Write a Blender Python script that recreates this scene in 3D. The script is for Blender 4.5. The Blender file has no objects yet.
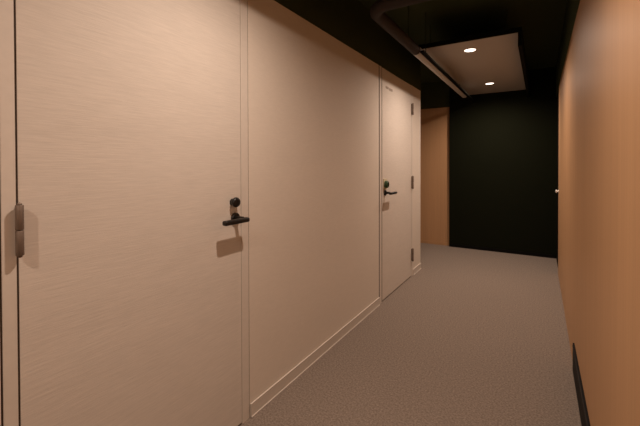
import bpy, bmesh, math, random
from mathutils import Vector, Matrix
random.seed(7)
S = bpy.context.scene
C = S.collection

# ------------------------------------------------------------------ materials
def new_mat(name):
    m = bpy.data.materials.new(name); m.use_nodes = True
    nt = m.node_tree; b = nt.nodes['Principled BSDF']
    return m, nt, b

def plain(name, col, rough=.6, metal=0., spec=.4, wear=.06, scale=40):
    m, nt, b = new_mat(name)
    b.inputs['Roughness'].default_value = rough; b.inputs['Metallic'].default_value = metal
    b.inputs['Specular IOR Level'].default_value = spec
    tc = nt.nodes.new('ShaderNodeTexCoord'); n = nt.nodes.new('ShaderNodeTexNoise')
    n.inputs['Scale'].default_value = scale; n.inputs['Detail'].default_value = 3
    nt.links.new(tc.outputs['Object'], n.inputs['Vector'])
    r = nt.nodes.new('ShaderNodeMapRange'); r.inputs['To Min'].default_value = 1 - wear; r.inputs['To Max'].default_value = 1 + wear
    nt.links.new(n.outputs['Fac'], r.inputs['Value'])
    v = nt.nodes.new('ShaderNodeVectorMath'); v.operation = 'SCALE'; v.inputs[0].default_value = col
    nt.links.new(r.outputs['Result'], v.inputs['Scale']); nt.links.new(v.outputs['Vector'], b.inputs['Base Color'])
    return m

def grain(name, col, scale, amp, bump, rough=.55, broad=None, broad_amp=0., detail=4, spec=.3):
    """fine streaks along one direction; scale is the (x, y, z) frequency"""
    m, nt, b = new_mat(name); N = nt.nodes; K = nt.links
    b.inputs['Roughness'].default_value = rough; b.inputs['Specular IOR Level'].default_value = spec
    tc = N.new('ShaderNodeTexCoord'); mp = N.new('ShaderNodeMapping'); mp.inputs['Scale'].default_value = scale
    K.new(tc.outputs['Object'], mp.inputs['Vector'])
    n = N.new('ShaderNodeTexNoise'); n.inputs['Scale'].default_value = 1; n.inputs['Detail'].default_value = detail; n.inputs['Roughness'].default_value = .65
    K.new(mp.outputs['Vector'], n.inputs['Vector'])
    r = N.new('ShaderNodeMapRange'); r.inputs['From Min'].default_value = .25; r.inputs['From Max'].default_value = .75
    r.inputs['To Min'].default_value = 1 - amp; r.inputs['To Max'].default_value = 1 + amp
    K.new(n.outputs['Fac'], r.inputs['Value'])
    last = r.outputs['Result']
    if broad:
        mp2 = N.new('ShaderNodeMapping'); mp2.inputs['Scale'].default_value = broad; K.new(tc.outputs['Object'], mp2.inputs['Vector'])
        n2 = N.new('ShaderNodeTexNoise'); n2.inputs['Scale'].default_value = 1; n2.inputs['Detail'].default_value = 2
        K.new(mp2.outputs['Vector'], n2.inputs['Vector'])
        r2 = N.new('ShaderNodeMapRange'); r2.inputs['From Min'].default_value = .25; r2.inputs['From Max'].default_value = .75
        r2.inputs['To Min'].default_value = 1 - broad_amp; r2.inputs['To Max'].default_value = 1 + broad_amp
        K.new(n2.outputs['Fac'], r2.inputs['Value'])
        mu = N.new('ShaderNodeMath'); mu.operation = 'MULTIPLY'; K.new(last, mu.inputs[0]); K.new(r2.outputs['Result'], mu.inputs[1]); last = mu.outputs[0]
    v = N.new('ShaderNodeVectorMath'); v.operation = 'SCALE'; v.inputs[0].default_value = col
    K.new(last, v.inputs['Scale']); K.new(v.outputs['Vector'], b.inputs['Base Color'])
    bp = N.new('ShaderNodeBump'); bp.inputs['Strength'].default_value = bump; bp.inputs['Distance'].default_value = .002
    K.new(n.outputs['Fac'], bp.inputs['Height']); K.new(bp.outputs['Normal'], b.inputs['Normal'])
    return m

def carpet_mat():
    m, nt, b = new_mat('carpet'); N = nt.nodes; K = nt.links
    b.inputs['Roughness'].default_value = .95; b.inputs['Specular IOR Level'].default_value = .1
    tc = N.new('ShaderNodeTexCoord')
    n = N.new('ShaderNodeTexNoise'); n.inputs['Scale'].default_value = 190; n.inputs['Detail'].default_value = 3; n.inputs['Roughness'].default_value = .7
    n2 = N.new('ShaderNodeTexNoise'); n2.inputs['Scale'].default_value = 90; n2.inputs['Detail'].default_value = 3
    K.new(tc.outputs['Object'], n.inputs['Vector']); K.new(tc.outputs['Object'], n2.inputs['Vector'])
    a = N.new('ShaderNodeMath'); a.operation = 'ADD'; K.new(n.outputs['Fac'], a.inputs[0]); K.new(n2.outputs['Fac'], a.inputs[1])
    cr = N.new('ShaderNodeValToRGB'); e = cr.color_ramp.elements
    e[0].position = .36; e[0].color = (*CARPET[0], 1); e[1].position = .64; e[1].color = (*CARPET[1], 1)
    h = N.new('ShaderNodeMath'); h.operation = 'MULTIPLY'; h.inputs[1].default_value = .5
    K.new(a.outputs[0], h.inputs[0]); K.new(h.outputs[0], cr.inputs['Fac']); K.new(cr.outputs['Color'], b.inputs['Base Color'])
    bp = N.new('ShaderNodeBump'); bp.inputs['Strength'].default_value = .5; bp.inputs['Distance'].default_value = .004
    K.new(a.outputs[0], bp.inputs['Height']); K.new(bp.outputs['Normal'], b.inputs['Normal'])
    return m

def emit(name, col, strength):
    m, nt, b = new_mat(name)
    b.inputs['Base Color'].default_value = (.8, .8, .8, 1)
    b.inputs['Emission Color'].default_value = (*col, 1); b.inputs['Emission Strength'].default_value = strength
    return m

CARPET = ((.145, .116, .094), (.325, .264, .217))
LAMP = (1.0, .78, .635)

M_door = grain('door_linen_laminate', (.645, .588, .522), (11, 11, 170), .075, .3, .6, (1.5, 1.2, 9), .02)
M_wall = grain('wallcovering', (.69, .622, .54), (22, 22, 150), .04, .16, .65, (1, 1, 4), .015)
M_jamb = plain('jamb_paint', (.65, .593, .526), .5)
M_base = plain('baseboard_vinyl', (.60, .545, .48), .45)
M_basecap = plain('baseboard_edge', (.68, .62, .55), .35)
M_wood = grain('wood_veneer', (.475, .276, .141), (70, 70, 1.2), .07, .05, .5, (9, 9, .25), .05, 5, .25)
M_black = plain('black_paint', (.04, .05, .02), .85, spec=.15)
M_blackwall = plain('black_wall_paint', (.0075, .0085, .004), .9, spec=.06)
M_matte = plain('matt_black', (.006, .006, .004), .9, spec=.05)
M_gap_shade = plain('dark_brown_gap_shade', (.075, .05, .036), .8)  # shade of the door gaps, painted as a dark brown colour
M_toe = plain('black_baseboard', (.0035, .003, .0025), .6, spec=.12)
M_panel = plain('ceiling_board', (.40, .362, .32), .8, wear=.02)
M_pipe = plain('grey_pipe', (.48, .47, .45), .5, 0.)
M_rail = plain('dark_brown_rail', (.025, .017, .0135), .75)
M_metal = plain('satin_bronze_steel', (.19, .145, .115), .5, .4)
M_knob = plain('black_metal', (.012, .010, .009), .35, .3, .5)
M_chrome = plain('chrome', (.92, .89, .85), .3, .3)
M_green = plain('green_enamel', (.03, .065, .022), .45)
M_ring = plain('white_ring', (.8, .77, .72), .5)
M_mark = plain('grey_print', (.34, .28, .23), .7)
M_carpet = carpet_mat()
M_lens = emit('lamp_lens', (1.0, .86, .72), 4.5)

# ------------------------------------------------------------------ mesh helpers
def box(bm, x0, x1, y0, y1, z0, z1, bev=0., seg=2):
    r = bmesh.ops.create_cube(bm, size=1)
    vs = r['verts']
    for v in vs:
        v.co = Vector((x0 + (v.co.x + .5) * (x1 - x0), y0 + (v.co.y + .5) * (y1 - y0), z0 + (v.co.z + .5) * (z1 - z0)))
    if bev:
        es = list({e for v in vs for e in v.link_edges})
        bmesh.ops.bevel(bm, geom=es, offset=bev, segments=seg, profile=.6, affect='EDGES')

def lathe(bm, prof, mat, n=40):
    """prof: (r, h) list, turned about local z, then moved by mat"""
    rings = []
    for r, h in prof:
        if r < 1e-6: rings.append([bm.verts.new(mat @ Vector((0, 0, h)))])
        else: rings.append([bm.verts.new(mat @ Vector((r * math.cos(2 * math.pi * i / n), r * math.sin(2 * math.pi * i / n), h))) for i in range(n)])
    for a, b in zip(rings, rings[1:]):
        for i in range(n):
            j = (i + 1) % n
            if len(a) == 1 and len(b) == 1: continue
            if len(a) == 1: bm.faces.new((a[0], b[i], b[j]))
            elif len(b) == 1: bm.faces.new((a[i], b[0], a[j]))
            else: bm.faces.new((a[i], b[i], b[j], a[j]))

def tube(bm, pts, r, n=24):
    pts = [Vector(p) for p in pts]; rings = []
    for i, p in enumerate(pts):
        d = (pts[min(i + 1, len(pts) - 1)] - pts[max(i - 1, 0)]).normalized()
        u = d.cross(Vector((0, 0, 1)));
        if u.length < 1e-4: u = Vector((1, 0, 0))
        u.normalize(); w = d.cross(u)
        rings.append([bm.verts.new(p + r * (math.cos(2 * math.pi * k / n) * u + math.sin(2 * math.pi * k / n) * w)) for k in range(n)])
    for a, b in zip(rings, rings[1:]):
        for k in range(n): bm.faces.new((a[k], a[(k + 1) % n], b[(k + 1) % n], b[k]))
    bm.faces.new(rings[0]); bm.faces.new(rings[-1])

def obj(name, bm, mat, parent=None, smooth=False):
    bmesh.ops.recalc_face_normals(bm, faces=bm.faces)
    me = bpy.data.meshes.new(name); bm.to_mesh(me); bm.free()
    me.materials.append(mat)
    if smooth:
        for p in me.polygons: p.use_smooth = True
        me.set_sharp_from_angle(angle=math.radians(40))
    o = bpy.data.objects.new(name, me); C.objects.link(o)
    if parent:
        o.parent = parent; o.matrix_parent_inverse = parent.matrix_basis.inverted()
    return o

def BM(): return bmesh.new()
def boxo(name, mat, dims, parent=None, bev=0.):
    bm = BM(); box(bm, *dims, bev=bev); return obj(name, bm, mat, parent)

def root(name, loc):
    o = bpy.data.objects.new(name, None); o.empty_display_size = .1; o.location = loc; C.objects.link(o); return o
def tag(o, label, cat, group=None):
    o['label'] = label; o['category'] = cat
    if group: o['group'] = group
    return o
def struct(o, label=None, cat=None):
    o['kind'] = 'structure'
    if label: o['label'] = label
    if cat: o['category'] = cat
    return o

# ------------------------------------------------------------------ dimensions (metres; y runs along the corridor)
A = -1.338          # face of the left wall
B = .2025           # face of the wooden right wall
H = 2.35            # top of the finished walls
HC = 2.80
HB = 2.508          # underside of the hanging boards           # black slab above
E0 = 6.231          # end wall
YC = 4.706          # where the left wall stops
YB = -1.8           # behind the camera
XL = -2.9           # far side of the alcove

# ------------------------------------------------------------------ setting
struct(boxo('floor', M_carpet, (XL - .1, B + .3, YB - .1, E0 + .25, -.1, 0)), 'grey brown loop pile carpet along the corridor', 'floor')
struct(boxo('ceiling', M_black, (XL - .1, B + .3, YB - .1, E0 + .25, HC, HC + .1)), 'black painted slab above the hanging boards', 'ceiling')

D1 = dict(j0=(.396, .4305), leaf=(.4365, 1.3765), j1=(1.379, 1.432))
D2 = dict(j0=(3.292, 3.340), leaf=(3.358, 4.306), j1=(4.312, 4.362))
G = .006
bm = BM()
box(bm, A - .12, A, YB, D1['j0'][0] - G, 0, H, .001)
box(bm, A - .12, A - .001, D1['j1'][1] + G, D2['j0'][0] - .018, 0, H, .0015)
box(bm, A - .12, A, D2['j1'][1] + G, YC, 0, H, .002)
wl = obj('wall_left', bm, M_wall); struct(wl, 'pale beige wall with two doors', 'wall')
bm = BM()
box(bm, A - .12, A - .06, D1['j0'][0] - G, D1['j1'][1] + G, 0, H)
box(bm, A - .12, A - .06, D2['j0'][0] - G, D2['j1'][1] + G, 0, H)
struct(obj('trim_1', bm, M_toe), 'dark backing behind the door gaps', 'trim')
struct(boxo('trim_2', M_black, (A - .12, A, YB, YC, H, HC)), 'black strip of wall above the beige wall', 'trim')
bm = BM()
box(bm, A, A + .008, D1['j1'][1] + .008, D2['j0'][0] - .019, 0, .07)
box(bm, A, A + .008, D2['j1'][1] + .008, YC, 0, .07)
bl = obj('baseboard_left', bm, M_base); struct(bl, 'beige baseboard along the left wall', 'baseboard')
bm = BM()
for y0, y1 in ((D1['j1'][1] + .008, D2['j0'][0] - .019), (D2['j1'][1] + .008, YC)):
    box(bm, A, A + .009, y0, y1, .07, .076, .002); box(bm, A, A + .012, y0, y1, 0, .007, .002)
obj('cap', bm, M_basecap, bl)
# alcove: its sides and the end walls
bm = BM(); box(bm, XL, A - .12, YC - .12, YC, 0, H); struct(obj('wall_alcove', bm, M_wall), 'beige wall turning into the alcove', 'wall')
struct(boxo('wall_alcove_side', M_wall, (XL - .1, XL, YC - .12, E0 + .2, 0, H)), 'beige far side of the alcove', 'wall')
struct(boxo('wall_end_wood', M_wood, (XL, -1.288, E0 + .05, E0 + .17, 0, H)), 'orange brown wood panel beside the black end wall', 'wall')
struct(boxo('wall_end', M_blackwall, (-1.288, B + .25, E0, E0 + .17, 0, HC)), 'black painted wall closing the corridor', 'wall')
struct(boxo('baseboard_end', M_toe, (-1.284, B, E0 - .008, E0, 0, .05)), 'black baseboard under the black end wall', 'baseboard')
struct(boxo('baseboard_alcove', M_wood, (XL, -1.29, E0 + .042, E0 + .05, 0, .05)), 'wooden baseboard below the wood panel', 'baseboard')
bm = BM(); box(bm, XL, A - .12, YC - .12, YC, H, HC); box(bm, XL - .1, XL, YC - .12, E0 + .2, H, HC); box(bm, XL, -1.288, E0 + .05, E0 + .17, H, HC)
struct(obj('trim_3', bm, M_black), 'black strip above the alcove walls', 'trim')
struct(boxo('wall_back', M_wall, (A - .12, B + .3, YB - .1, YB, 0, HC)), 'beige wall behind the viewer', 'wall')

# right wall: wood veneer panels over a black toe recess
SEAM = 3.93; WE = 5.33; TK = 2.9
bm = BM()
box(bm, B, B + .1, YB, TK, .184, H, .0015); box(bm, B, B + .1, TK, SEAM - .0015, 0, H, .0015)
struct(obj('wall_right', bm, M_wood), 'orange brown wood veneer wall', 'wall')
bm = BM(); box(bm, B - .009, B + .1, YB, TK, 0, .184, .001)
tb = obj('baseboard_right', bm, M_toe); struct(tb, 'black recessed baseboard under the wood wall', 'baseboard')
bm = BM(); box(bm, B - .0105, B - .008, YB, TK - .002, .160, .172); obj('cap', bm, M_rail, tb)
struct(boxo('trim_4', M_black, (B, B + .3, YB, E0, H, HC)), 'black strip of wall above the wood wall', 'trim')
struct(boxo('wall_right_black', M_matte, (B + .012, B + .25, WE, E0, 0, H)), 'black end of the right wall', 'wall')

d3 = root('door_3', (B, (SEAM + WE) / 2, 0)); struct(d3, 'wood veneer door at the far end of the wood wall', 'door')
boxo('leaf', M_wood, (B, B + .1, SEAM + .0015, WE, .006, H), d3, .0015)
mk = Matrix.Translation((B, 5.27, 1.045)) @ Matrix.Rotation(-math.pi / 2, 4, 'Y')
bm = BM(); lathe(bm, [(0, 0), (.022, 0), (.022, .004), (.009, .006), (.009, .012), (.018, .016), (.021, .023), (.016, .031), (0, .033)], mk)
kn = obj('knob', bm, M_chrome, d3, True); kn['label'] = 'bright chrome knob'

# ------------------------------------------------------------------ left doors
def hinge(parent, y, z0, z1):
    bm = BM(); r = .0105; x = A + .0195; L = (z1 - z0)
    for k in range(2):
        a = z0 + k * L / 2 + (.001 if k else 0); b = z0 + (k + 1) * L / 2 - (0 if k else .001)
        lathe(bm, [(0, a), (r * .93, a), (r, a + .001), (r, b - .001), (r * .93, b), (0, b)], Matrix.Translation((x, y, 0)), 24)
    h = obj('hinge', bm, M_metal, parent, True)
    for z in (z0 - .003, z1 + .003):
        bm = BM(); lathe(bm, [(0, z - .005), (.005, z - .003), (.0065, z), (.005, z + .003), (0, z + .005)], Matrix.Translation((x, y, 0)), 16)
        obj('pin_cap', bm, M_metal, h, True)
    boxo('hinge_leaf', M_metal, (A - .02, A + .018, y - .0022, y + .0022, z0 + .002, z1 - .002), h)
    return h

def handle(parent, y, z, yl0, yl1):
    """rosette, neck and a flat bar lever that runs away from the leaf's free edge"""
    mk = Matrix.Translation((A, y, z)) @ Matrix.Rotation(math.pi / 2, 4, 'Y')
    bm = BM(); lathe(bm, [(0, 0), (.0275, 0), (.0275, .010), (.025, .013), (.0, .013)], mk)
    ro = obj('lever_handle', bm, M_knob, parent, True); ro['label'] = 'black lever handle'
    bm = BM(); lathe(bm, [(.0, .012), (.0115, .012), (.0115, .058), (0, .058)], mk, 24); obj('neck', bm, M_knob, ro, True)
    bm = BM(); box(bm, A + .05, A + .082, yl0, yl1, z - .017, z + .007, .0105, 4); obj('lever', bm, M_knob, ro, True)

def leaf_door(name, D, label):
    d = root(name, (A, (D['leaf'][0] + D['leaf'][1]) / 2, 0)); struct(d, label, 'door')
    boxo('leaf', M_door, (A - .04, A, D['leaf'][0], D['leaf'][1], .012, H - .003), d, .0012)
    for j in (D['j0'], D['j1']): boxo('jamb', M_jamb, (A - .05, A + .001, j[0], j[1], 0, H), d, .0012)
    return d

d1 = leaf_door('door_1', D1, 'near beige door with a black knob above its black lever')
for z0, z1 in ((.19, .34), (1.108, 1.258), (1.95, 2.1)): hinge(d1, .4325, z0, z1)
handle(d1, 1.332, 1.103, 1.196, 1.360)
mk = Matrix.Translation((A, 1.315, 1.187)) @ Matrix.Rotation(math.pi / 2, 4, 'Y')
bm = BM(); lathe(bm, [(0, 0), (.018, 0), (.018, .012), (.022, .016), (.0255, .022), (.0255, .030), (.022, .036), (.015, .039), (0, .040)], mk)
k1 = obj('lock_knob', bm, M_knob, d1, True); k1['label'] = 'round black lock knob'
bm = BM(); box(bm, A + .038, A + .043, 1.311, 1.319, 1.174, 1.200, .002); obj('thumb_bar', bm, M_knob, k1)
boxo('gap_shade', M_gap_shade, (A - .03, A - .004, D1['j0'][1], D1['leaf'][0], .012, H - .003), d1)  # dark strips filling the gaps, painted shade
boxo('gap_shade', M_gap_shade, (A - .03, A - .004, D1['j1'][1], D1['j1'][1] + G, .0, H), d1)
boxo('gap_shade', M_gap_shade, (A - .03, A - .004, D1['j0'][0] - G, D1['j0'][0], .0, H), d1)

d2 = leaf_door('door_2', D2, 'far beige door with a green marked lock above its black lever')
for z0, z1 in ((.195, .345), (1.085, 1.235), (1.99, 2.125)): hinge(d2, 4.309, z0, z1)
handle(d2, 3.425, 1.092, 3.402, 3.575)
# lock above the lever: pale plate, round green indicator with a dark turn knob
bm = BM(); box(bm, A, A + .006, 3.385, 3.475, 1.13, 1.235, .002)
pl = obj('lock_plate', bm, plain('pale_brass', (.62, .55, .38), .4), d2); pl['label'] = 'small pale lock plate'
mk = Matrix.Translation((A, 3.428, 1.178)) @ Matrix.Rotation(math.pi / 2, 4, 'Y')
bm = BM(); lathe(bm, [(0, .004), (.036, .004), (.036, .030), (.031, .036), (0, .036)], mk); gi = obj('lock_indicator', bm, M_green, d2, True); gi['label'] = 'green lock indicator'
bm = BM(); box(bm, A + .034, A + .046, 3.423, 3.433, 1.158, 1.198, .003); obj('thumb_turn', bm, M_knob, gi)
boxo('gap_shade', M_gap_shade, (A - .03, A - .003, D2['j0'][1], D2['leaf'][0], .012, H - .003), d2)  # dark strips painting the shade beside the near jamb
boxo('gap_shade', M_gap_shade, (A - .03, A - .003, D2['j0'][0] - .018, D2['j0'][0], 0, H), d2)
# small grey marks near its top
bm = BM(); box(bm, A - .0005, A + .0012, 3.455, 3.535, 2.158, 2.182); box(bm, A - .0005, A + .0012, 3.55, 3.65, 2.152, 2.178)
mkx = obj('name_strip', bm, M_mark, d2); mkx['label'] = 'small grey strip of marks'

# ------------------------------------------------------------------ hanging ceiling boards, lamps, pipe and rails
def hang(x, y, z, parent): 
    bm = BM(); lathe(bm, [(0, z), (.004, z), (.004, HC), (0, HC)], Matrix.Translation((x, y, 0)), 12); obj('hanger_rod', bm, M_black, parent)
def board(x0, x1, y0, y1, label):
    r = root('ceiling_board', ((x0 + x1) / 2, (y0 + y1) / 2, HB)); tag(r, label, 'ceiling panel')
    boxo('edge_trim', M_matte, (x0, x1 + .03, y0 - .02, y0, HB - .006, HB + .033), r)
    boxo('board', M_panel, (x0, x1, y0, y1, HB, HB + .03), r, .001)
    for x in (x0 + .1, x1 - .1):
        for y in (y0 + .2, y1 - .2):
            bm = BM(); lathe(bm, [(0, HB + .03), (.005, HB + .03), (.005, HC), (0, HC)], Matrix.Translation((x, y, 0)), 12); obj('hanger_rod', bm, M_black, r)
    bm = BM()
    box(bm, x1, x1 + .03, y0, y1, 2.39, 2.54)
    obj('shadow_channel', bm, M_matte, r)  # added to cast the shadow stripe along the top of the wood wall
    bb = boxo('shadow_bar', M_matte, (-.935, -.885, y0 - .27, y1, 2.388, 2.404), r)  # bar added to cast the shadow strip along the top of the beige wall
    hang(-.91, y0 - .12, 2.403, bb)
board(-1.05, -.160, 3.49, 6.225, 'pale ceiling board hanging at the far end of the corridor, two lamps in it')
board(-1.05, -.160, -1.5, 1.95, 'pale ceiling board hanging over the near door')

def downlight(x, y, watts, label):
    r = root('downlight', (x, y, HB)); tag(r, label, 'ceiling lamp', 'round downlights in the ceiling boards')
    bm = BM(); lathe(bm, [(.051, HB), (.062, HB), (.062, HB - .003), (.054, HB - .005), (.051, HB - .003), (.051, HB)], Matrix.Translation((x, y, 0)), 48); obj('trim_ring', bm, M_ring, r, True)
    bm = BM(); lathe(bm, [(0, HB - .002), (.051, HB - .002)], Matrix.Translation((x, y, 0)), 48)
    for f in bm.faces:
        if f.normal.z > 0: f.normal_flip()
    me = bpy.data.meshes.new('lens'); 
    bm.normal_update()
    for f in bm.faces:
        if f.normal.z > 0: f.normal_flip()
    bm.to_mesh(me); bm.free(); me.materials.append(M_lens)
    o = bpy.data.objects.new('lens', me); C.objects.link(o); o.parent = r; o.matrix_parent_inverse = r.matrix_basis.inverted()
    o['label'] = 'glowing white lens'
    l = bpy.data.lights.new('lamp', 'SPOT'); l.energy = watts; l.color = LAMP; l.shadow_soft_size = .02
    l.spot_size = math.radians(172); l.spot_blend = 1.0
    lo = bpy.data.objects.new('lamp', l); C.objects.link(lo); lo.parent = r; lo.location = (0, 0, -.008)
downlight(-.587, 3.786, 108, 'lit round lamp in the far ceiling board, the one nearer the viewer')
downlight(-.595, 5.485, 129, 'lit round lamp in the far ceiling board, the one close to the black end wall')
downlight(-.587, 1.06, 101, 'lit round lamp in the near ceiling board beside the near door lever')
downlight(-.587, -.8, 99, 'lit round lamp in the near ceiling board beside the hinges of the near door')

PX, PZ, PR = -.957, 2.413, .043
def pipe(y0, y1, label, hy):
    r = root('pipe', (PX, (y0 + y1) / 2, PZ)); tag(r, label, 'pipe')
    bm = BM(); tube(bm, [(PX, y0, PZ), (PX, (y0 + y1) / 2, PZ), (PX, y1, PZ)], PR, 32); obj('tube', bm, M_pipe, r, True)
    for y in hy:
        bm = BM(); tube(bm, [(PX, y - .012, PZ), (PX, y, PZ), (PX, y + .012, PZ)], PR + .0015, 32); obj('clamp', bm, M_pipe, r, True)
        hang(PX, y, PZ + PR, r)
pipe(3.22, 5.66, 'grey round pipe running beside the far ceiling board', (5.3,))
pipe(-1.7, 1.6, 'unseen grey pipe added beside the near ceiling board to shadow the left wall', (-1, 1.2))  # out of view, added to keep lamp light off the wall top
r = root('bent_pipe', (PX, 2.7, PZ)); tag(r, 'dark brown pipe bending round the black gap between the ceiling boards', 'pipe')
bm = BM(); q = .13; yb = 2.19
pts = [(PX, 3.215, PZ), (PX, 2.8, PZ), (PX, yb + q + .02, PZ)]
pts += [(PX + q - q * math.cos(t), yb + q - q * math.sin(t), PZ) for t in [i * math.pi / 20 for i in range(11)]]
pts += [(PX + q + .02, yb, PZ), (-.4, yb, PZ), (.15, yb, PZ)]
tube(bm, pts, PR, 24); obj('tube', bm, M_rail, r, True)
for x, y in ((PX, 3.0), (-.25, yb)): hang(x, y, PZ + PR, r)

# ------------------------------------------------------------------ world, camera, view
w = bpy.data.worlds.new('World'); S.world = w; w.use_nodes = True
w.node_tree.nodes['Background'].inputs['Color'].default_value = (0, 0, 0, 1)
w.node_tree.nodes['Background'].inputs['Strength'].default_value = 0

F, YAW, PIT, ROL, CY = 356.1849, .5521, .0111, .0026, 169.0465
def tocam(X, Y, Z):     # X right, Y up, Z along the corridor
    s, c = math.sin(YAW), math.cos(YAW)
    x, z, y = X * c + Z * s, -X * s + Z * c, Y
    y2, z2 = y * math.cos(PIT) + z * math.sin(PIT), -y * math.sin(PIT) + z * math.cos(PIT)
    return (x * math.cos(ROL) - y2 * math.sin(ROL), x * math.sin(ROL) + y2 * math.cos(ROL), -z2)
cols = [tocam(1, 0, 0), tocam(0, 0, 1), tocam(0, 1, 0)]      # world x, y, z axes seen by the camera
R = Matrix([[cols[j][i] for j in range(3)] for i in range(3)])   # world -> camera
cd = bpy.data.cameras.new('camera'); co = bpy.data.objects.new('camera', cd); C.objects.link(co)
co.matrix_world = Matrix.Translation((0, 0, 1.375)) @ R.transposed().to_4x4()
cd.sensor_fit = 'HORIZONTAL'; cd.sensor_width = 36; cd.lens = F / 640 * 36
cd.shift_x = 0; cd.shift_y = (CY - 213) / 640
cd.clip_start = .02
S.camera = co
S.view_settings.view_transform = 'Standard'; S.view_settings.look = 'None'
S.view_settings.gamma = 1; S.view_settings.use_curve_mapping = False
S.view_settings.exposure = -0.1
